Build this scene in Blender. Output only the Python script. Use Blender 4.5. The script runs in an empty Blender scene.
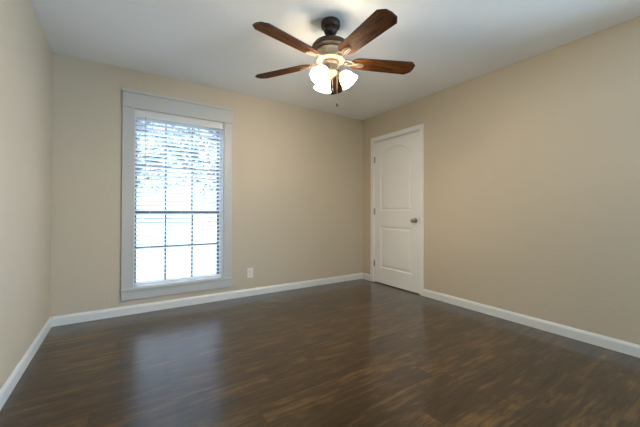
import bpy, bmesh, math, random
from mathutils import Vector, Matrix
random.seed(7)
S = bpy.context.scene
COL = S.collection
PI = math.pi
# ------------------------------------------------------------------ room figures
XL, XR, YB, YF, H = -0.537, 3.095, 3.560, -2.0, 2.44
CAMZ = 1.034
BH, BT = 0.0865, 0.014            # baseboard
# ------------------------------------------------------------------ camera
cam = bpy.data.cameras.new('camera'); co = bpy.data.objects.new('camera', cam); COL.objects.link(co)
cam.sensor_width = 36; cam.lens = 36 * 302.84 / 640; cam.shift_y = -5.23 / 640; cam.clip_start = 0.02; cam.clip_end = 200
yaw, pitch, roll = 0.5759, 0.0090, 0.0037
r0 = Vector((math.cos(yaw), -math.sin(yaw), 0)); f0 = Vector((math.sin(yaw), math.cos(yaw), 0)); u0 = Vector((0, 0, 1))
f0, u0 = f0 * math.cos(pitch) + u0 * math.sin(pitch), u0 * math.cos(pitch) - f0 * math.sin(pitch)
rr = r0 * math.cos(roll) + u0 * math.sin(roll); uu = u0 * math.cos(roll) - r0 * math.sin(roll)
M4 = Matrix((rr, uu, -f0)).transposed().to_4x4(); M4.translation = (0, 0, CAMZ)
co.matrix_world = M4
S.camera = co
# ------------------------------------------------------------------ world, sun, fill light, exposure
w = bpy.data.worlds.new('sky'); S.world = w; w.use_nodes = True
bg = w.node_tree.nodes['Background']; bg.inputs[0].default_value = (0.54, 0.74, 1.0, 1); bg.inputs[1].default_value = 2.2
sl = bpy.data.lights.new('sun', 'SUN'); sl.energy = 2.3; sl.angle = 0.03; sl.color = (.95, .97, 1)
so = bpy.data.objects.new('sun', sl); COL.objects.link(so); so.rotation_euler = (math.radians(-36), 0, math.radians(12)); so.location = (0, 9, 8)
# added fill light outside the invented window (right wall, behind the camera)
W2 = (-1.75, -0.25, 0.45, 2.05)   # y0,y1,z0,z1
al = bpy.data.lights.new('added_fill_light', 'AREA'); al.shape = 'RECTANGLE'; al.size = 1.5; al.size_y = 1.6
al.energy = 92; al.color = (0.48, 0.74, 1.0)
ao = bpy.data.objects.new('added_fill_light', al); COL.objects.link(ao)
ao.location = (XR + 0.25, -1.0, 1.25); ao.rotation_euler = (0, PI / 2, 0)
al.size, al.size_y = 1.6, 1.5
LAMP, BULB = 16.0, 440.0                       # shade emission
S.view_settings.view_transform = 'Standard'; S.view_settings.look = 'None'
S.view_settings.exposure = 1.05; S.view_settings.gamma = 1; S.view_settings.use_curve_mapping = False
# ------------------------------------------------------------------ materials
def mat(name, col, rough=.5, metal=0, spec=.5):
    m = bpy.data.materials.new(name); m.use_nodes = True
    b = m.node_tree.nodes['Principled BSDF']
    b.inputs['Base Color'].default_value = (*col, 1); b.inputs['Roughness'].default_value = rough
    b.inputs['Metallic'].default_value = metal; b.inputs['Specular IOR Level'].default_value = spec
    return m
def N(m, t, **kw):
    n = m.node_tree.nodes.new(t)
    for k, v in kw.items(): setattr(n, k, v)
    return n
def bsdf(m): return m.node_tree.nodes['Principled BSDF']
def noise_bump(m, scale, strength, dist=.002, detail=3, vary=0.0):
    L = m.node_tree.links; tc = N(m, 'ShaderNodeTexCoord'); no = N(m, 'ShaderNodeTexNoise')
    no.inputs['Scale'].default_value = scale; no.inputs['Detail'].default_value = detail
    L.new(tc.outputs['Object'], no.inputs['Vector'])
    bp = N(m, 'ShaderNodeBump'); bp.inputs['Strength'].default_value = strength; bp.inputs['Distance'].default_value = dist
    L.new(no.outputs['Fac'], bp.inputs['Height']); L.new(bp.outputs['Normal'], bsdf(m).inputs['Normal'])
    if vary:
        n2 = N(m, 'ShaderNodeTexNoise'); n2.inputs['Scale'].default_value = 1.3; n2.inputs['Detail'].default_value = 4
        L.new(tc.outputs['Object'], n2.inputs['Vector'])
        mr = N(m, 'ShaderNodeMapRange'); mr.inputs['To Min'].default_value = 1 - vary; mr.inputs['To Max'].default_value = 1 + vary
        L.new(n2.outputs['Fac'], mr.inputs['Value'])
        mx = N(m, 'ShaderNodeVectorMath', operation='SCALE'); mx.inputs[0].default_value = bsdf(m).inputs['Base Color'].default_value[:3]
        L.new(mr.outputs['Result'], mx.inputs['Scale']); L.new(mx.outputs['Vector'], bsdf(m).inputs['Base Color'])
    return m
M = {}
M['wall'] = noise_bump(mat('beige_wall_paint', (.58, .49, .37), .6), 55, .35, .004, 4, .02)
M['ceiling'] = noise_bump(mat('ceiling_paint', (.93, .93, .925), .85), 60, .4, .004, 4, .02)
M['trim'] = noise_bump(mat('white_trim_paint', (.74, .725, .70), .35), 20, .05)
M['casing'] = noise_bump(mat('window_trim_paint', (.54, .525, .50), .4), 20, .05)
M['door'] = noise_bump(mat('white_door_paint', (.84, .82, .79), .38), 90, .08)
M['nickel'] = noise_bump(mat('satin_nickel', (.50, .46, .41), .28, 1), 200, .03)
M['hinge'] = noise_bump(mat('hinge_metal', (.42, .39, .35), .35, 1), 200, .03)
M['dark_metal'] = noise_bump(mat('bronze_window_frame', (.11, .13, .16), .45, .1), 120, .05)
M['bronze'] = noise_bump(mat('oil_rubbed_bronze', (.045, .024, .012), .45, .3), 80, .08, vary=.15)
M['brass'] = noise_bump(mat('antique_brass', (.20, .16, .115), .5, .3), 70, .12, vary=.12)
M['band'] = noise_bump(mat('lamplit_brass_band', (.42, .34, .24), .5, .2), 70, .12, vary=.12)  # antique brass made lighter: lamp glow put into the colour
M['outlet'] = noise_bump(mat('outlet_plastic', (.80, .76, .72), .35), 150, .03)
M['slot'] = noise_bump(mat('outlet_slot', (.05, .045, .04), .6), 100, .03)
M['slat'] = noise_bump(mat('white_blind_slat', (.80, .82, .84), .4), 60, .04)
M['cord'] = noise_bump(mat('blind_cord', (.75, .76, .78), .7), 400, .2)
M['wand'] = noise_bump(mat('tilt_wand_plastic', (.34, .36, .38), .3), 100, .03)
M['closet'] = noise_bump(mat('closet_paint', (.3, .26, .2), .8), 60, .2)
M['exterior'] = noise_bump(mat('outside_paving', (.66, .62, .57), .9), 8, .4, .01, 6, .15)
M['leaf'] = noise_bump(mat('tree_leaves', (.08, .09, .08), .6), 6, .1, vary=.4)
M['bark'] = noise_bump(mat('tree_bark', (.14, .12, .10), .9), 25, .8, .02, vary=.2)
M['jamb'] = M['trim']
gl = bpy.data.materials.new('window_glass'); gl.use_nodes = True; nt = gl.node_tree; nt.nodes.remove(nt.nodes['Principled BSDF'])
tr = nt.nodes.new('ShaderNodeBsdfTransparent'); tr.inputs[0].default_value = (.93, .96, .98, 1); gs = nt.nodes.new('ShaderNodeBsdfGlossy'); gs.inputs['Roughness'].default_value = .02
mxs = nt.nodes.new('ShaderNodeMixShader'); mxs.inputs[0].default_value = .05
nt.links.new(tr.outputs[0], mxs.inputs[1]); nt.links.new(gs.outputs[0], mxs.inputs[2])
nt.links.new(mxs.outputs[0], nt.nodes['Material Output'].inputs[0]); M['glass'] = gl
# slats pass a little daylight
m = M['slat']; nt = m.node_tree; tl = nt.nodes.new('ShaderNodeBsdfTranslucent'); tl.inputs[0].default_value = (.93, .93, .93, 1)
mxs = nt.nodes.new('ShaderNodeMixShader'); mxs.inputs[0].default_value = .6
nt.links.new(bsdf(m).outputs[0], mxs.inputs[1]); nt.links.new(tl.outputs[0], mxs.inputs[2]); nt.links.new(mxs.outputs[0], nt.nodes['Material Output'].inputs[0])
# lit frosted glass shades and the bulbs in them
m = noise_bump(mat('lit_bulb_glass', (.9, .88, .84), .3), 40, .02); b = bsdf(m); b.inputs['Emission Strength'].default_value = BULB
b.inputs['Emission Color'].default_value = (1.0, .84, .61, 1); M['bulb'] = m
m = mat('lit_frosted_glass', (.9, .88, .84), .35); b = bsdf(m)
tc = N(m, 'ShaderNodeTexCoord'); no = N(m, 'ShaderNodeTexNoise'); no.inputs['Scale'].default_value = 18
cr = N(m, 'ShaderNodeMapRange'); cr.inputs['To Min'].default_value = LAMP * .92; cr.inputs['To Max'].default_value = LAMP * 1.08
m.node_tree.links.new(tc.outputs['Object'], no.inputs[0]); m.node_tree.links.new(no.outputs['Fac'], cr.inputs[0])
m.node_tree.links.new(cr.outputs[0], b.inputs['Emission Strength'])
b.inputs['Emission Color'].default_value = (1.0, .84, .61, 1); M['shade'] = m
# blade wood (object coordinates: grain along local X)
m = mat('walnut_blade_veneer', (.2, .09, .04), .6, 0, .08); L = m.node_tree.links
tc = N(m, 'ShaderNodeTexCoord'); mp = N(m, 'ShaderNodeMapping'); mp.inputs['Scale'].default_value = (5, 42, 5)
no = N(m, 'ShaderNodeTexNoise'); no.inputs['Scale'].default_value = 1.3; no.inputs['Detail'].default_value = 6; no.inputs['Distortion'].default_value = .8
rp = N(m, 'ShaderNodeValToRGB'); rp.color_ramp.elements[0].position = .33; rp.color_ramp.elements[0].color = (.018, .006, .0015, 1)
rp.color_ramp.elements[1].position = .68; rp.color_ramp.elements[1].color = (.125, .042, .009, 1)
L.new(tc.outputs['Object'], mp.inputs[0]); L.new(mp.outputs[0], no.inputs[0]); L.new(no.outputs['Fac'], rp.inputs[0]); L.new(rp.outputs[0], bsdf(m).inputs['Base Color'])
M['blade'] = m
M['blade_edge'] = noise_bump(mat('dark_blade_edge', (.05, .022, .012), .45), 60, .1)
# floor: dark hand-scraped planks running along X
def floor_material():
    m = mat('dark_wood_laminate', (.06, .03, .02), .2); nt = m.node_tree; L = nt.links; b = bsdf(m)
    def math_(op, a, b_=None, c=None):
        n = N(m, 'ShaderNodeMath', operation=op)
        for i, v in enumerate((a, b_, c)):
            if v is None: continue
            if isinstance(v, (int, float)): n.inputs[i].default_value = v
            else: L.new(v, n.inputs[i])
        return n.outputs[0]
    PW, PL = .152, 1.22
    tc = N(m, 'ShaderNodeTexCoord'); sp = N(m, 'ShaderNodeSeparateXYZ'); L.new(tc.outputs['Object'], sp.inputs[0])
    X, Y = sp.outputs[0], sp.outputs[1]
    row = math_('FLOOR', math_('DIVIDE', Y, PW)); fy = math_('FRACT', math_('DIVIDE', Y, PW))
    wn = N(m, 'ShaderNodeTexWhiteNoise', noise_dimensions='1D'); L.new(row, wn.inputs['W'])
    xs = math_('ADD', math_('DIVIDE', X, PL), wn.outputs['Value'])
    ci = math_('FLOOR', xs); fx = math_('FRACT', xs)
    cb = N(m, 'ShaderNodeCombineXYZ'); L.new(row, cb.inputs[0]); L.new(ci, cb.inputs[1])
    w2 = N(m, 'ShaderNodeTexWhiteNoise', noise_dimensions='3D'); L.new(cb.outputs[0], w2.inputs[0])
    # grain
    off = N(m, 'ShaderNodeVectorMath', operation='MULTIPLY_ADD'); L.new(w2.outputs['Color'], off.inputs[0]); off.inputs[1].default_value = (9, 9, 9); L.new(tc.outputs['Object'], off.inputs[2])
    def noise(sx, sy, sc, det, dis=0.0, vec=None):
        mp = N(m, 'ShaderNodeMapping'); mp.inputs['Scale'].default_value = (sx, sy, 1); L.new(vec or off.outputs[0], mp.inputs[0])
        no = N(m, 'ShaderNodeTexNoise'); no.inputs['Scale'].default_value = sc; no.inputs['Detail'].default_value = det; no.inputs['Distortion'].default_value = dis
        no.inputs['Roughness'].default_value = .62
        L.new(mp.outputs[0], no.inputs[0]); return no.outputs['Fac']
    g1 = noise(2.0, 20, 1.5, 8, .3); g2 = noise(8, 90, 1.2, 5); g3 = noise(3.2, 9, 1.3, 7, .5)
    mixv = math_('ADD', math_('MULTIPLY', g1, .5), math_('ADD', math_('MULTIPLY', g2, .14), math_('MULTIPLY', g3, .36)))
    mixv = math_('ADD', mixv, math_('MULTIPLY', math_('SUBTRACT', w2.outputs['Value'], .5), .07))
    rp = N(m, 'ShaderNodeValToRGB'); e = rp.color_ramp.elements
    e[0].position = .33; e[0].color = (.010, .0045, .0017, 1); e[1].position = .69; e[1].color = (.150, .076, .022, 1)
    k = e.new(.5); k.color = (.038, .0190, .0066, 1)
    L.new(mixv, rp.inputs[0])
    # knots and dents
    kn = noise(7, 22, 1.0, 2, .3); kk = N(m, 'ShaderNodeMapRange'); kk.inputs['From Min'].default_value = .67; kk.inputs['From Max'].default_value = .78
    L.new(kn, kk.inputs['Value'])
    # seams
    sy = math_('LESS_THAN', math_('MINIMUM', fy, math_('SUBTRACT', 1, fy)), .011)
    sx = math_('LESS_THAN', math_('MINIMUM', fx, math_('SUBTRACT', 1, fx)), .0013)
    seam = math_('MAXIMUM', sy, sx)
    dark = math_('MAXIMUM', math_('MULTIPLY', seam, .55), math_('MULTIPLY', kk.outputs['Result'], .75))
    mx = N(m, 'ShaderNodeMix', data_type='RGBA'); L.new(dark, mx.inputs['Factor']); L.new(rp.outputs[0], mx.inputs['A']); mx.inputs['B'].default_value = (.012, .007, .005, 1)
    L.new(mx.outputs['Result'], b.inputs['Base Color'])
    # bump: long scrapes + seams
    sc = noise(1.0, 26, 1.1, 2, .2)
    hh = math_('ADD', math_('ADD', math_('MULTIPLY', sc, .8), math_('MULTIPLY', g2, .25)), math_('ADD', math_('MULTIPLY', seam, -1.0), math_('MULTIPLY', kk.outputs['Result'], -.8)))
    bp = N(m, 'ShaderNodeBump'); bp.inputs['Strength'].default_value = .12; bp.inputs['Distance'].default_value = .001
    L.new(hh, bp.inputs['Height']); L.new(bp.outputs[0], b.inputs['Normal'])
    rg = N(m, 'ShaderNodeMapRange'); rg.inputs['To Min'].default_value = .28; rg.inputs['To Max'].default_value = .30; L.new(g3, rg.inputs['Value'])
    L.new(rg.outputs[0], b.inputs['Roughness']); b.inputs['Specular IOR Level'].default_value = .12; b.inputs['Coat Weight'].default_value = .85; b.inputs['Coat Roughness'].default_value = .19
    return m
M['floor'] = floor_material()
# ------------------------------------------------------------------ helpers
def box(bm, x0, x1, y0, y1, z0, z1, bev=0, seg=2):
    vs = [bm.verts.new((x, y, z)) for x in (x0, x1) for y in (y0, y1) for z in (z0, z1)]
    q = [(0, 1, 3, 2), (4, 6, 7, 5), (0, 4, 5, 1), (2, 3, 7, 6), (0, 2, 6, 4), (1, 5, 7, 3)]
    fs = [bm.faces.new([vs[i] for i in f]) for f in q]
    if bev:
        es = list({e for f in fs for e in f.edges})
        bmesh.ops.bevel(bm, geom=es, offset=bev, segments=seg, affect='EDGES', profile=.5)
def lathe(bm, prof, n=32, mtx=None, cap=True):
    rings = []
    for r, z in prof:
        if r < 1e-6: rings.append([bm.verts.new((0, 0, z))])
        else: rings.append([bm.verts.new((r * math.cos(2 * PI * i / n), r * math.sin(2 * PI * i / n), z)) for i in range(n)])
    for a, b in zip(rings, rings[1:]):
        for i in range(n):
            j = (i + 1) % n
            if len(a) == 1 and len(b) == 1: continue
            if len(a) == 1: bm.faces.new((a[0], b[j], b[i]))
            elif len(b) == 1: bm.faces.new((a[i], a[j], b[0]))
            else: bm.faces.new((a[i], a[j], b[j], b[i]))
    if mtx is not None: bmesh.ops.transform(bm, matrix=mtx, verts=[v for r in rings for v in r])
def tube(bm, pts, r, n=12, rs=None):
    pts = [Vector(p) for p in pts]; rings = []
    for i, p in enumerate(pts):
        t = (pts[min(i + 1, len(pts) - 1)] - pts[max(i - 1, 0)]).normalized()
        a = t.cross(Vector((0, 0, 1)) if abs(t.z) < .95 else Vector((1, 0, 0))).normalized(); b = t.cross(a)
        q = rs[i] if rs else r
        rings.append([bm.verts.new(p + (a * math.cos(2 * PI * k / n) + b * math.sin(2 * PI * k / n)) * q) for k in range(n)])
    for a, b in zip(rings, rings[1:]):
        for k in range(n): bm.faces.new((a[k], a[(k + 1) % n], b[(k + 1) % n], b[k]))
    bm.faces.new(rings[0][::-1]); bm.faces.new(rings[-1])
def obj(name, bm, m, parent=None, smooth=False, loc=None, rot=None, doubles=False):
    bmesh.ops.recalc_face_normals(bm, faces=bm.faces)
    me = bpy.data.meshes.new(name); bm.to_mesh(me); bm.free(); me.materials.append(m)
    if smooth:
        for p in me.polygons: p.use_smooth = True
        me.set_sharp_from_angle(angle=math.radians(38))
    o = bpy.data.objects.new(name, me); COL.objects.link(o)
    if parent: o.parent = parent
    if loc: o.location = loc
    if rot: o.rotation_euler = rot
    return o
def B(): return bmesh.new()
def empty(name, loc=(0, 0, 0)):
    o = bpy.data.objects.new(name, None); o.empty_display_size = .1; COL.objects.link(o); o.location = loc; return o
def struct(o, label=None, cat=None):
    o['kind'] = 'structure'
    if label: o['label'] = label
    if cat: o['category'] = cat
    return o
def thing(o, label, cat, group=None):
    o['label'] = label; o['category'] = cat
    if group: o['group'] = group
    return o
# ------------------------------------------------------------------ shell
T = .14
OX0, OX1, OZ0, OZ1 = .090, .982, .250, 2.052; WDX = -.004      # window_1 opening
DDY = .012; DY0, DY1, DZ = 2.455, 3.300, 2.062                # door opening (rough)
bm = B(); box(bm, XL - T, XR + T, YF - T, YB + T, -.12, 0); struct(obj('floor', bm, M['floor']), 'dark brown hand-scraped wood plank floor', 'floor')
bm = B(); box(bm, XL - T, XR + T, YF - T, YB + T, H, H + .15); struct(obj('ceiling', bm, M['ceiling']), 'white lightly textured ceiling', 'ceiling')
bm = B(); box(bm, XL - T, XL, YF, YB, 0, H); struct(obj('wall_left', bm, M['wall']), 'beige painted wall on the left, bare', 'wall')
bm = B()
wa, wb = OX0 + WDX, OX1 + WDX
box(bm, XL - T, wa, YB, YB + T, 0, H); box(bm, wb, XR + T, YB, YB + T, 0, H); box(bm, wa, wb, YB, YB + T, 0, OZ0); box(bm, wa, wb, YB, YB + T, OZ1, H)
struct(obj('wall_back', bm, M['wall']), 'beige painted wall with the window in it', 'wall')
bm = B()
y0, y1, z0, z1 = W2
da, db = DY0 + DDY, DY1 + DDY
box(bm, XR, XR + T, db, YB, 0, H); box(bm, XR, XR + T, y1, da, 0, H); box(bm, XR, XR + T, da, db, DZ, H)
box(bm, XR, XR + T, YF, y0, 0, H); box(bm, XR, XR + T, y0, y1, 0, z0); box(bm, XR, XR + T, y0, y1, z1, H)
struct(obj('wall_right', bm, M['wall']), 'beige painted wall with the white door in it', 'wall')
bm = B(); box(bm, XL - T, XR + T, YF - T, YF, 0, H); struct(obj('wall_front', bm, M['wall']), 'beige painted wall behind the viewer', 'wall')
# closet behind the door
bm = B()
cx1 = XR + T + .7
box(bm, XR + T, cx1, DY0 - .35, DY0 - .30, 0, H); box(bm, XR + T, cx1, YB, YB + .05, 0, H); box(bm, cx1, cx1 + .05, DY0 - .35, YB + .05, 0, H)
box(bm, XR + T, cx1 + .05, DY0 - .35, YB + .05, H, H + .05)
box(bm, XR + T, cx1 + .05, DY0 - .35, YB + .05, -.06, 0)
struct(obj('wall_closet', bm, M['closet']), 'closet walls behind the white door', 'wall')
# baseboards: profile (distance from wall, height) extruded along the wall
def baseboard(name, p0, p1, inward, ext=(0, 0)):
    bm = B(); prof = [(0, 0), (BT, 0), (BT, BH - .022), (BT - .003, BH - .012), (BT - .007, BH - .004), (BT - .009, BH), (0, BH)]
    p0 = Vector(p0); p1 = Vector(p1); n = Vector(inward)
    a = [bm.verts.new(p0 + n * d + Vector((0, 0, z))) for d, z in prof]; b = [bm.verts.new(p1 + n * d + Vector((0, 0, z))) for d, z in prof]
    k = len(prof)
    for i in range(k): bm.faces.new((a[i], a[(i + 1) % k], b[(i + 1) % k], b[i]))
    bm.faces.new(a); bm.faces.new(b[::-1])
    return struct(obj(name, bm, M['trim']), None)
o = baseboard('baseboard_left', (XL, YF, 0), (XL, YB, 0), (1, 0, 0)); o['label'] = 'white baseboard along the left wall'; o['category'] = 'baseboard'
o = baseboard('baseboard_back', (XL + BT, YB, 0), (XR - BT, YB, 0), (0, -1, 0)); o['label'] = 'white baseboard under the window'; o['category'] = 'baseboard'
CY0, CY1 = 2.412, 3.352           # outer edges of the door casing
o = baseboard('baseboard_right', (XR, YF, 0), (XR, CY0 + DDY, 0), (-1, 0, 0)); o['label'] = 'long white baseboard on the wall right of the door'; o['category'] = 'baseboard'
o = baseboard('baseboard_corner', (XR, CY1 + DDY, 0), (XR, YB, 0), (-1, 0, 0)); o['label'] = 'short white baseboard piece between door and corner'; o['category'] = 'baseboard'
o = baseboard('baseboard_front', (XL + BT, YF, 0), (XR - BT, YF, 0), (0, 1, 0)); o['label'] = 'white baseboard on the wall behind the viewer'; o['category'] = 'baseboard'
# ------------------------------------------------------------------ window 1: casing, jambs, sashes
trim = struct(empty('trim_1', (.53, YB, 0)), 'white painted casing boards around the window', 'window trim')
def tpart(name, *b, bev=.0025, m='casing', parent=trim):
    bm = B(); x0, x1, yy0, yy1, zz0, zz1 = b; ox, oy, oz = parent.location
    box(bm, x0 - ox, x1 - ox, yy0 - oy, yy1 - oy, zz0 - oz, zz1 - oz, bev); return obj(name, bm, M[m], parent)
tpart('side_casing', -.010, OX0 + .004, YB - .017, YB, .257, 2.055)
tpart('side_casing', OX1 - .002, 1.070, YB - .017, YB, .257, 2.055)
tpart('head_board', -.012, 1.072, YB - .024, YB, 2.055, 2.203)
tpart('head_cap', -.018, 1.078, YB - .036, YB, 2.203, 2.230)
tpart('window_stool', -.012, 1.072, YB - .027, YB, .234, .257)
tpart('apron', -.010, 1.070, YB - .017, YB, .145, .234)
win = struct(empty('window_1', (.53, YB + .1, .25)), 'tall double-hung window with a grid of panes', 'window')
def wpart(name, *b, bev=.002, m='dark_metal', parent=None):
    parent = parent or win; off = parent['_o'] if '_o' in parent.keys() else parent.location
    bm = B(); x0, x1, yy0, yy1, zz0, zz1 = b
    box(bm, x0 - win.location.x, x1 - win.location.x, yy0 - win.location.y, yy1 - win.location.y, zz0 - win.location.z, zz1 - win.location.z, bev)
    return obj(name, bm, M[m], parent)
bm = B(); wx, wy, wz = win.location
box(bm, OX0 - wx, OX0 + .012 - wx, YB - wy, YB + T - wy, 0, OZ1 - wz); box(bm, OX1 - .008 - wx, OX1 - wx, YB - wy, YB + T - wy, 0, OZ1 - wz)
box(bm, OX0 - wx, OX1 - wx, YB - wy, YB + T - wy, OZ1 - .01 - wz, OZ1 - wz); box(bm, OX0 - wx, OX1 - wx, YB - wy, YB + T - wy, 0, .010)
box(bm, .952 - wx, OX1 - .008 - wx, YB + .082 - wy, YB + T - wy, .01, OZ1 - .01 - wz)
box(bm, OX0 - wx, OX1 - wx, YB + .082 - wy, YB + T - wy, 2.002 - wz, OZ1 - .01 - wz)
obj('jamb_liner', bm, M['jamb'], win)
GX0, GX1, GZM = .120, .930, 1.012
def sash(name, z0, z1, yc, bot, top):
    bm = B()
    def bx(x0, x1, a, b, c, d): box(bm, x0 - wx, x1 - wx, a - wy, b - wy, c - wz, d - wz, .002, 1)
    st = .028; t = .014
    bx(.098, GX0, yc - t, yc + t, z0, z1); bx(GX1, .952, yc - t, yc + t, z0, z1)
    bx(GX0, GX1, yc - t, yc + t, z0, z0 + bot); bx(GX0, GX1, yc - t, yc + t, z1 - top, z1)
    s = obj(name, bm, M['dark_metal'], win)
    bm = B()
    for k in (1, 2):
        x = GX0 + (GX1 - GX0) * k / 3 - .002; bx(x - .010, x + .010, yc - .006, yc + .006, z0 + bot, z1 - top)
    zm = (z0 + bot + z1 - top) / 2; bx(GX0, GX1, yc - .005, yc + .005, zm - .010, zm + .010)
    obj('muntin_grid', bm, M['dark_metal'], s)
    bm = B(); bx(GX0, GX1, yc + .008, yc + .011, z0 + bot, z1 - top); obj('glass_pane', bm, M['glass'], s)
sash('lower_sash', .262, 1.030, YB + .100, .030, .030)
sash('upper_sash', 1.000, 2.002, YB + .126, .028, .028)
# ------------------------------------------------------------------ blind
bl = empty('window_blind', (.534, YB + .040, 2.038))
thing(bl, 'white horizontal slat blind hanging open in the window', 'window blind')
bx0, bx1 = .104, .964
hw = (bx1 - bx0) / 2
bm = B(); box(bm, -hw, hw, -.022, .022, -.036, .004, .003); obj('headrail', bm, M['slat'], bl)
bm = B(); box(bm, -hw - .001, hw + .001, -.034, -.027, -.058, .010, .002)
o = obj('valence', bm, M['trim'], bl); 
for x in (-hw + .02, hw - .05):
    bm = B(); box(bm, x, x + .03, -.027, -.022, -.03, 0, .001); obj('valence_clip', bm, M['slat'], o)
def slat_mesh():
    bm = B(); n = 6; w_ = .048; t = .0022; up = []; dn = []
    for i in range(n + 1):
        y = -w_ / 2 + w_ * i / n; z = .0022 * (1 - (2 * y / w_) ** 2)
        up.append([bm.verts.new((s * hw, y, z + t / 2)) for s in (-1, 1)]); dn.append([bm.verts.new((s * hw, y, z - t / 2)) for s in (-1, 1)])
    for r in (up, dn):
        for a, b in zip(r, r[1:]): bm.faces.new((a[0], a[1], b[1], b[0]))
    for s in (0, 1):
        for i in range(n): bm.faces.new((up[i][s], up[i + 1][s], dn[i + 1][s], dn[i][s]))
    bm.faces.new((up[0][0], up[0][1], dn[0][1], dn[0][0])); bm.faces.new((up[n][0], up[n][1], dn[n][1], dn[n][0]))
    return bm
PITCH = .0442; zt = 2.038 - .072; zb = .305
ns = int((zt - zb) / PITCH) + 1
s0 = obj('slat', slat_mesh(), M['slat'], bl, loc=(0, 0, -.072), rot=(math.radians(-21), 0, 0))
for k in range(1, ns):
    c = s0.copy(); COL.objects.link(c); c.parent = bl; c.location = (0, 0, -.072 - k * PITCH)
    c.rotation_euler = (math.radians(-21 + random.uniform(-.7, .7)), 0, 0)
zr = -.072 - ns * PITCH + .012
bm = B(); box(bm, -hw, hw, -.025, .025, zr - .022, zr - .003, .004); obj('bottom_rail', bm, M['slat'], bl)
for dx in (-.30, 0.0, .30):
    bm = B()
    for yy in (-.0262, .0262): tube(bm, [(dx, yy, -.03), (dx, yy, zr - .01)], .0008, 6)
    obj('ladder_cord', bm, M['cord'], bl)
bm = B(); wxp = .1875 - .534
tube(bm, [(wxp, -.031, -.045), (wxp, -.036, -.06), (wxp, -.036, -.74)], .0030, 8); tube(bm, [(wxp, -.036, -.74), (wxp, -.036, -.76)], .0045, 8); obj('tilt_wand', bm, M['wand'], bl, True)
# ------------------------------------------------------------------ added window, unseen, lets in fill light (behind the viewer)
y0, y1, z0, z1 = W2
w2 = struct(empty('added_window', (XR + .07, (y0 + y1) / 2, z0)), 'added unseen window behind the viewer, lets in fill light', 'window')
def w2box(bm, a, b, c, d, e, f, bev=0): box(bm, a - w2.location.x, b - w2.location.x, c - w2.location.y, d - w2.location.y, e - z0, f - z0, bev)
bm = B(); w2box(bm, XR - .017, XR, y0 - .08, y0, z0 - .08, z1 + .1); w2box(bm, XR - .017, XR, y1, y1 + .08, z0 - .08, z1 + .1); w2box(bm, XR - .017, XR, y0, y1, z0 - .08, z0); w2box(bm, XR - .017, XR, y0, y1, z1, z1 + .1)
obj('casing', bm, M['trim'], w2)
bm = B(); xc = XR + .09
for a, b in ((y0, y0 + .04), (y1 - .04, y1)): w2box(bm, xc - .014, xc + .014, a, b, z0, z1)
for a, b in ((z0, z0 + .04), (z1 - .04, z1), (1.23, 1.27)): w2box(bm, xc - .014, xc + .014, y0 + .04, y1 - .04, a, b)
s = obj('sash', bm, M['dark_metal'], w2); bm = B(); w2box(bm, xc + .002, xc + .005, y0 + .04, y1 - .04, z0 + .04, z1 - .04); obj('glass_pane', bm, M['glass'], s)
# ------------------------------------------------------------------ door
SY0, SY1, SZ0, SZ1 = 2.474, 3.284, .018, 2.046
ct = struct(empty('trim_2', (XR, 2.88, 0)), 'white casing and jamb around the door', 'door trim')
def dbox(bm, org, a, b, c, d, e, f, bev=0): box(bm, a - org[0], b - org[0], c - org[1], d - org[1], e - org[2], f - org[2], bev)
for nm, c, d, e, f in (('side_casing', CY0, 2.466, 0, 2.058), ('side_casing', 3.292, CY1, 0, 2.058), ('head_casing', CY0, CY1, 2.058, 2.114)):
    bm = B(); dbox(bm, ct.location, XR - .016, XR, c, d, e, f, .003); obj(nm, bm, M['door'], ct)
bm = B(); org = ct.location
dbox(bm, org, XR, XR + T, DY0 - .0, SY0 - .003, 0, DZ); dbox(bm, org, XR, XR + T, SY1 + .003, DY1, 0, DZ); dbox(bm, org, XR, XR + T, SY0 - .003, SY1 + .003, SZ1 + .0005, DZ)
dbox(bm, org, XR + .042, XR + .054, SY0 - .003, SY0 + .010, 0, SZ1); dbox(bm, org, XR + .042, XR + .054, SY1 - .010, SY1 + .003, 0, SZ1); dbox(bm, org, XR + .042, XR + .054, SY0 + .01, SY1 - .01, SZ1 - .016, SZ1 + .0005)
obj('jamb', bm, M['door'], ct)
bm = B(); dbox(bm, org, XR - .0175, XR - .0155, SY0 - .0115, SY0 - .0085, .885, .955, .0005); obj('strike_plate', bm, M['hinge'], ct)['label'] = 'satin metal strike plate'
door = struct(empty('door_1', (XR, SY1, 0)), 'white two-panel arched door, closed', 'door')
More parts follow.
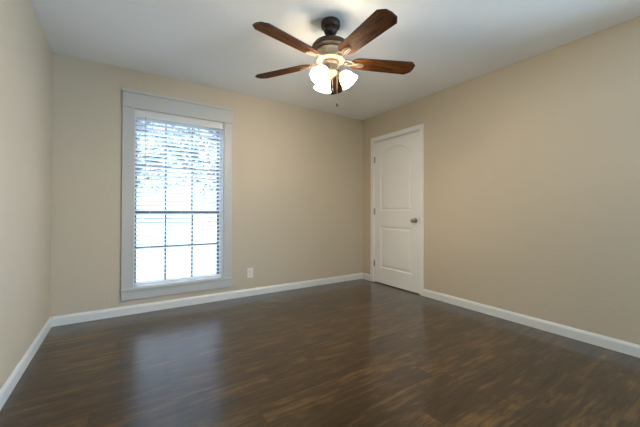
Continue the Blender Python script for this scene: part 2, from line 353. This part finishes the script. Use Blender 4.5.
# slab with moulded panels: grid of (y,z) heights carved by distance to panel outlines
def arch_top(y, ya, yb, zside, rise):
    t = (y - (ya + yb) / 2) / ((yb - ya) / 2); t = max(-1, min(1, t)); return zside + rise * (1 - t * t)
PY0, PY1 = 2.600, 3.160
def slab():
    bm = B(); xf = -.0; dep = .036
    # outline polygons in (y,z)
    def panel(ztopf, zb_, inset):
        pts = []; a, b = PY0 + inset, PY1 - inset; n = 20
        pts.append((a, zb_ + inset)); pts.append((b, zb_ + inset))
        for i in range(n + 1):
            y = b + (a - b) * i / n; pts.append((y, ztopf(y) - inset))
        return pts
    f1 = lambda y: arch_top(y, PY0, PY1, 1.832, .105); f2 = lambda y: .826
    prof = [(0, 0), (.005, .0075), (.014, .0095), (.022, .0095), (.040, .0025)]
    loops = []
    for f, zb_ in ((f1, 1.052), (f2, .238)):
        prev = None
        for ins, d in prof:
            lp = [bm.verts.new((xf + d, y - SY1, z)) for y, z in panel(f, zb_, ins)]
            if prev is None: loops.append(lp)
            else:
                for i in range(len(lp)):
                    j = (i + 1) % len(lp); bm.faces.new((prev[i], prev[j], lp[j], lp[i]))
            prev = lp
        bm.faces.new(prev)
    # front field made of strips around the panels
    A, Bv = SY0 - SY1, 0.0
    def v(y, z): return bm.verts.new((xf, y, z))
    up, lo = loops
    # stiles, rails as separate quads/ngons (verts merged after)
    def ng(pts): bm.faces.new([v(*p) for p in pts])
    a, b = PY0 - SY1, PY1 - SY1
    ng([(A, SZ0), (a, SZ0), (a, SZ1), (A, SZ1)]); ng([(b, SZ0), (Bv, SZ0), (Bv, SZ1), (b, SZ1)])
    ng([(a, SZ0), (b, SZ0), (b, .238), (a, .238)]); ng([(a, .826), (b, .826), (b, 1.052), (a, 1.052)])
    top = [(p.co.y, p.co.z) for p in up[2:]]
    for (ya, za), (yc, zc) in zip(top, top[1:]): ng([(ya, za), (yc, zc), (yc, SZ1), (ya, SZ1)])
    bmesh.ops.remove_doubles(bm, verts=bm.verts, dist=.0002)
    # sides and back
    F = [(A, SZ0), (Bv, SZ0), (Bv, SZ1), (A, SZ1)]
    fr_ = [bm.verts.new((xf, y, z)) for y, z in F]; bk = [bm.verts.new((dep, y, z)) for y, z in F]
    for i in range(4): bm.faces.new((fr_[i], fr_[(i + 1) % 4], bk[(i + 1) % 4], bk[i]))
    bm.faces.new(bk[::-1])
    return bm
obj('door_slab', slab(), M['door'], door)
for z in (1.795, 1.040, .282):
    bm = B(); y = SY1 + .001 - SY1
    tube(bm, [(-.006, y, z - .044), (-.006, y, z + .044)], .0062, 12); tube(bm, [(-.006, y, z + .044), (-.006, y, z + .049)], .0045, 10); tube(bm, [(-.006, y, z - .049), (-.006, y, z - .044)], .0045, 10)
    box(bm, -.0025, .000, y - .018, y + .008, z - .044, z + .044)
    obj('hinge', bm, M['hinge'], door, True)
KY, KZ = 2.541 - SY1, .928
kr = Matrix.Translation((0, KY, KZ)) @ Matrix.Rotation(-PI / 2, 4, 'Y')
bm = B(); lathe(bm, [(0, 0), (.033, 0), (.033, .003), (.030, .007), (.018, .010), (.013, .012), (.0115, .028), (.014, .034), (.023, .040), (.0275, .048), (.0285, .056), (.026, .064), (.018, .070), (.006, .0715), (0, .0715)], 32, kr)
kn = obj('door_knob', bm, M['nickel'], door, True); kn['label'] = 'satin nickel round knob'
ct.location.y += DDY; door.location.y += DDY; door.location.z = -.008
trim.location.x += WDX; win.location.x += WDX; bl.location.x += WDX
# ------------------------------------------------------------------ outlet
ot = thing(empty('wall_outlet', (1.299, YB, .278)), 'white electrical outlet cover on the beige wall right of the window', 'outlet')
bm = B(); box(bm, -.036, .036, -.006, 0, -.059, .059, .003); pl = obj('cover_plate', bm, M['outlet'], ot)
for s in (-1, 1):
    bm = B(); lathe(bm, [(0, 0), (.0168, 0), (.0168, .0025), (.0155, .0035), (0, .0035)], 24, Matrix.Translation((0, -.006, s * .0195)) @ Matrix.Rotation(PI / 2, 4, 'X'))
    rc = obj('receptacle', bm, M['outlet'], ot, True)
    bm = B()
    for x in (-.0062, .0062): box(bm, x - .0012, x + .0012, -.0101, -.0094, s * .0195 - .001, s * .0195 + .0075)
    lathe(bm, [(0, 0), (.0026, 0), (.0026, .0007), (0, .0007)], 12, Matrix.Translation((0, -.0094, s * .0195 - .0075)) @ Matrix.Rotation(PI / 2, 4, 'X'))
    obj('socket_slot', bm, M['slot'], rc)
bm = B(); lathe(bm, [(0, 0), (.003, 0), (.0026, .0012), (0, .0014)], 12, Matrix.Translation((0, -.006, 0)) @ Matrix.Rotation(PI / 2, 4, 'X')); obj('screw', bm, M['nickel'], ot, True)
# ------------------------------------------------------------------ ceiling fan
FX, FY, BZ = 1.281, 1.838, 2.146
R0 = Vector((FX, FY, H))
fan = thing(empty('ceiling_fan', R0), 'ceiling fan with five walnut brown blades and three lit glass shades', 'ceiling fan')
def fz(z): return z - H
# shear by the slight sag of the fan: rotate everything under the ball joint a little
TILT = Matrix.Translation((0, 0, fz(2.33))) @ Matrix.Rotation(.020, 4, 'X') @ Matrix.Rotation(-.020, 4, 'Y') @ Matrix.Translation((0, 0, -fz(2.33)))
def fobj(name, bm, m, parent=None, smooth=True, tilt=True):
    if tilt: bmesh.ops.transform(bm, matrix=TILT, verts=bm.verts)
    return obj(name, bm, m, parent or fan, smooth)
bm = B(); lathe(bm, [(0, 0), (.066, 0), (.070, -.006), (.071, -.034), (.068, -.044), (.058, -.052), (.049, -.056), (.050, -.068), (.047, -.080), (.040, -.091), (.029, -.099), (.018, -.103), (0, -.103)], 40)
fobj('canopy', bm, M['bronze'], tilt=False)
bm = B(); tube(bm, [(0, 0, fz(2.345)), (0, 0, fz(2.29))], .0135, 20); lathe(bm, [(.0135, fz(2.322)), (.020, fz(2.320)), (.023, fz(2.312)), (.022, fz(2.303)), (.0135, fz(2.300))], 24); fobj('downrod', bm, M['bronze'])
bm = B(); lathe(bm, [(0, fz(2.308)), (.030, fz(2.307)), (.060, fz(2.302)), (.095, fz(2.291)), (.122, fz(2.275)), (.137, fz(2.256)), (.141, fz(2.240)), (.139, fz(2.230)), (.128, fz(2.225)), (.098, fz(2.222)), (0, fz(2.222))], 56)
mh = fobj('motor_housing', bm, M['bronze'])
bm = B(); lathe(bm, [(.04, fz(2.223)), (.100, fz(2.223)), (.103, fz(2.216)), (.098, fz(2.209)), (.096, fz(2.172)), (.101, fz(2.162)), (.106, fz(2.155)), (.104, fz(2.148)), (.088, fz(2.143)), (.04, fz(2.142))], 56); 
for k in range(16):
    a = 2 * PI * k / 16
    lathe(bm, [(.0, .004), (.004, .003), (.0055, 0), (.0055, -.003)], 10, Matrix.Translation((.0965 * math.cos(a), .0965 * math.sin(a), fz(2.190))) @ Matrix.Rotation(a, 4, 'Z') @ Matrix.Rotation(PI / 2, 4, 'Y'))
mb = fobj('housing_band', bm, M['band'], mh); mb['label'] = 'antique brass band with vent studs'
# switch housing and light fitter
bm = B(); lathe(bm, [(.0, fz(2.144)), (.060, fz(2.143)), (.064, fz(2.132)), (.058, fz(2.122)), (.050, fz(2.116)), (.049, fz(2.085)), (.053, fz(2.078)), (.055, fz(2.066)), (.048, fz(2.054)), (.034, fz(2.044)), (.020, fz(2.036)), (.012, fz(2.030)), (.010, fz(2.020)), (.006, fz(2.014)), (0, fz(2.013))], 40)
sh = fobj('switch_housing', bm, M['brass'])
# blades
ANG0 = .242 + PI; BR = .663
def blade_mesh():
    w0, w1 = .061, .077; ya = .158; t = .0095
    out = [(ya + .012, -w0 + .016), (ya + .03, -w0 + .004), (ya + .06, -w0)]
    out += [(BR - .046, -w1), (BR - .040, -w1 + .001), (BR - .003, -w1 * .56), (BR, -w1 * .50), (BR + .001, 0), (BR, w1 * .50), (BR - .003, w1 * .56), (BR - .040, w1 - .001), (BR - .046, w1)]
    out += [(ya + .06, w0), (ya + .03, w0 - .004), (ya + .012, w0 - .016), (ya, w0 - .035), (ya, -w0 + .035)]
    bm = B(); top = [bm.verts.new((x, y, t / 2)) for x, y in out]; bot = [bm.verts.new((x, y, -t / 2)) for x, y in out]
    bm.faces.new(top); bm.faces.new(bot[::-1]); n = len(out)
    for i in range(n): bm.faces.new((top[i], bot[i], bot[(i + 1) % n], top[(i + 1) % n]))
    es = [e for e in bm.edges if abs(e.verts[0].co.z - e.verts[1].co.z) < 1e-6]
    bmesh.ops.bevel(bm, geom=es, offset=.0045, segments=2, affect='EDGES')
    bm.normal_update()
    for f in bm.faces:
        if abs(f.normal.z) < .97: f.material_index = 1
    return bm
def iron_mesh():
    bm = B(); z = -.006
    # oval ring plate under the blade root
    n = 28; cx, a_, b_ = .212, .046, .024
    def ring(sa, zz): return [bm.verts.new((cx + (a_ * sa) * math.cos(2 * PI * i / n), (b_ * (1 - (1 - sa) * 1.6)) * math.sin(2 * PI * i / n), zz)) for i in range(n)]
    rs = [ring(1.0, z), ring(1.0, z - .004), ring(.92, z - .010), ring(.80, z - .011), ring(.72, z - .007), ring(.70, z)]
    for p, q in zip(rs, rs[1:] + rs[:1]):
        for i in range(n): bm.faces.new((p[i], p[(i + 1) % n], q[(i + 1) % n], q[i]))
    # inner tongue
    box(bm, .186, .238, -.0065, .0065, z - .010, z, .002)
    # two curved arms from the hub to the ring
    for s in (-1, 1):
        pts = []
        for i in range(9):
            u = i / 8; x = .075 + (.178 - .075) * u; y = s * (.010 + .014 * math.sin(PI * u) ** .9); zz = .012 + (-.020) * (u ** 1.2)
            pts.append((x, y, zz))
        tube(bm, pts, .006, 8, rs=[.0075, .007, .006, .0055, .0055, .0055, .0055, .006, .0065])
    lathe(bm, [(0, .004), (.010, .003), (.012, -.003), (.008, -.008), (0, -.009)], 16, Matrix.Translation((.122, 0, -.001)))
    box(bm, .070, .092, -.022, .022, .004, .018, .003)
    for x, y in ((.175, 0), (.249, 0)): lathe(bm, [(0, 0), (.0055, -.001), (.005, -.004), (0, -.005)], 12, Matrix.Translation((x, y, z - .008)))
    return bm
PITCHB = math.radians(-12)
for k in range(5):
    th = ANG0 + k * 2 * PI / 5
    base = TILT @ Matrix.Translation((0, 0, fz(BZ)))
    mt = base @ Matrix.Rotation(th, 4, 'Z') @ Matrix.Rotation(PITCHB, 4, 'X')
    bo = obj('blade', blade_mesh(), M['blade'], fan); bo.matrix_local = mt; bo.data.materials.append(M['blade_edge'])
    # dark edge banding strip
    io = obj('blade_iron', iron_mesh(), M['brass'], bo, True)
# lamps
LDIR = [math.radians(a) for a in (-38, 82, 202)]
for a in LDIR:
    d = Vector((math.cos(a), math.sin(a), 0))
    bm = B(); pts = [d * .040 + Vector((0, 0, fz(2.070))), d * .058 + Vector((0, 0, fz(2.078))), d * .072 + Vector((0, 0, fz(2.076))), d * .082 + Vector((0, 0, fz(2.058)))]
    tube(bm, pts, .009, 12)
    ax = (d * .62 + Vector((0, 0, -.78))).normalized()
    q = Vector((0, 0, 1)).rotation_difference(ax).to_matrix().to_4x4()
    o0 = d * .076 + Vector((0, 0, fz(2.072)))
    mt = Matrix.Translation(o0) @ q
    lathe(bm, [(0, -.008), (.016, -.006), (.024, .002), (.028, .012), (.029, .026), (.0265, .027), (0, .020)], 28, mt)
    arm = fobj('light_arm', bm, M['brass'])
    bm = B(); prof = [(.026, .018), (.030, .022), (.040, .034), (.049, .050), (.054, .068), (.057, .086), (.063, .100), (.070, .110)]
    inn = [(r - .003, z + .0005) for r, z in reversed(prof)]
    lathe(bm, prof + inn, 40, mt)
    fobj('glass_shade', bm, M['shade'], arm)['label'] = 'lit frosted glass bell shade'
    bm = B(); lathe(bm, [(.013, .020), (.013, .034), (.020, .046), (.028, .062), (.030, .074), (.026, .088), (.015, .098), (0, .101)], 24, mt)
    fobj('light_bulb', bm, M['bulb'], arm)
# pull chains
for (dx, dy), zend in (((.018, -.046), 1.830), ((-.016, -.044), 1.925)):
    bm = B(); p = Vector((dx, dy, 0)); z = fz(2.072)
    tube(bm, [(dx * .8, dy * .8, z), (dx * 1.15, dy * 1.15, z - .004), (dx * 1.15, dy * 1.15, z - .012)], .0028, 8)
    z -= .012
    while z > fz(zend):
        lathe(bm, [(0, .0022), (.0017, .0012), (.0022, 0), (.0017, -.0012), (0, -.0022)], 6, Matrix.Translation((dx * 1.15, dy * 1.15, z))); z -= .0046
    tube(bm, [(dx * 1.15, dy * 1.15, fz(2.06)), (dx * 1.15, dy * 1.15, fz(zend))], .0007, 5)
    ch = fobj('pull_chain', bm, M['brass'])
    bm = B(); lathe(bm, [(0, .004), (.003, .003), (.0055, -.004), (.0075, -.013), (.0068, -.022), (.004, -.027), (0, -.028)], 16, Matrix.Translation((dx * 1.15, dy * 1.15, fz(zend))))
    fobj('chain_fob', bm, M['bronze'], ch)
# ------------------------------------------------------------------ outdoors
bm = B(); box(bm, -25, 25, YB + T + .02, 45, -.45, -.30); struct(obj('ground', bm, M['exterior']), 'pale ground outside the window', 'ground')
def tree(x, y, h, rad, seed, label):
    rnd = random.Random(seed); t = empty('tree', (x, y, -.30)); thing(t, label, 'tree', None)
    bm = B(); tube(bm, [(0, 0, 0), (.03, .02, h * .25), (-.02, 0, h * .5), (.02, -.03, h * .8)], .1, 12, rs=[.16, .12, .09, .03])
    for k in range(11):
        a = rnd.uniform(0, 2 * PI); z0_ = h * rnd.uniform(.3, .65); L_ = rad * rnd.uniform(.6, .95)
        tube(bm, [(0, 0, z0_), (math.cos(a) * L_ * .5, math.sin(a) * L_ * .5, z0_ + .35), (math.cos(a) * L_, math.sin(a) * L_, z0_ + .6)], .03, 6, rs=[.05, .03, .012])
    obj('trunk', bm, M['bark'], t, True)
    bm = B()
    for k in range(320):
        a = rnd.uniform(0, 2 * PI); u = rnd.uniform(-1, 1); rr_ = rad * rnd.uniform(.35, 1) ; q = math.sqrt(1 - u * u)
        c = Vector((math.cos(a) * q * rr_, math.sin(a) * q * rr_, h * .64 + u * rr_ * .75))
        for j in range(48):
            p = c + Vector((rnd.gauss(0, .16), rnd.gauss(0, .16), rnd.gauss(0, .12)))
            e1 = Vector((rnd.gauss(0, 1), rnd.gauss(0, 1), rnd.gauss(0, 1))).normalized(); e2 = e1.cross(Vector((rnd.gauss(0, 1), rnd.gauss(0, 1), rnd.gauss(0, 1)))).normalized()
            s = rnd.uniform(.035, .065)
            bm.faces.new([bm.verts.new(p + e1 * s), bm.verts.new(p + e2 * s * .5), bm.verts.new(p - e1 * s), bm.verts.new(p - e2 * s * .5)])
    obj('foliage', bm, M['leaf'], t)
tree(3.9, 9.6, 5.8, 3.0, 3, 'leafy tree outside beyond the right half of the window')
tree(0.2, 17.5, 6.8, 3.3, 5, 'leafy tree outside beyond the left half of the window')
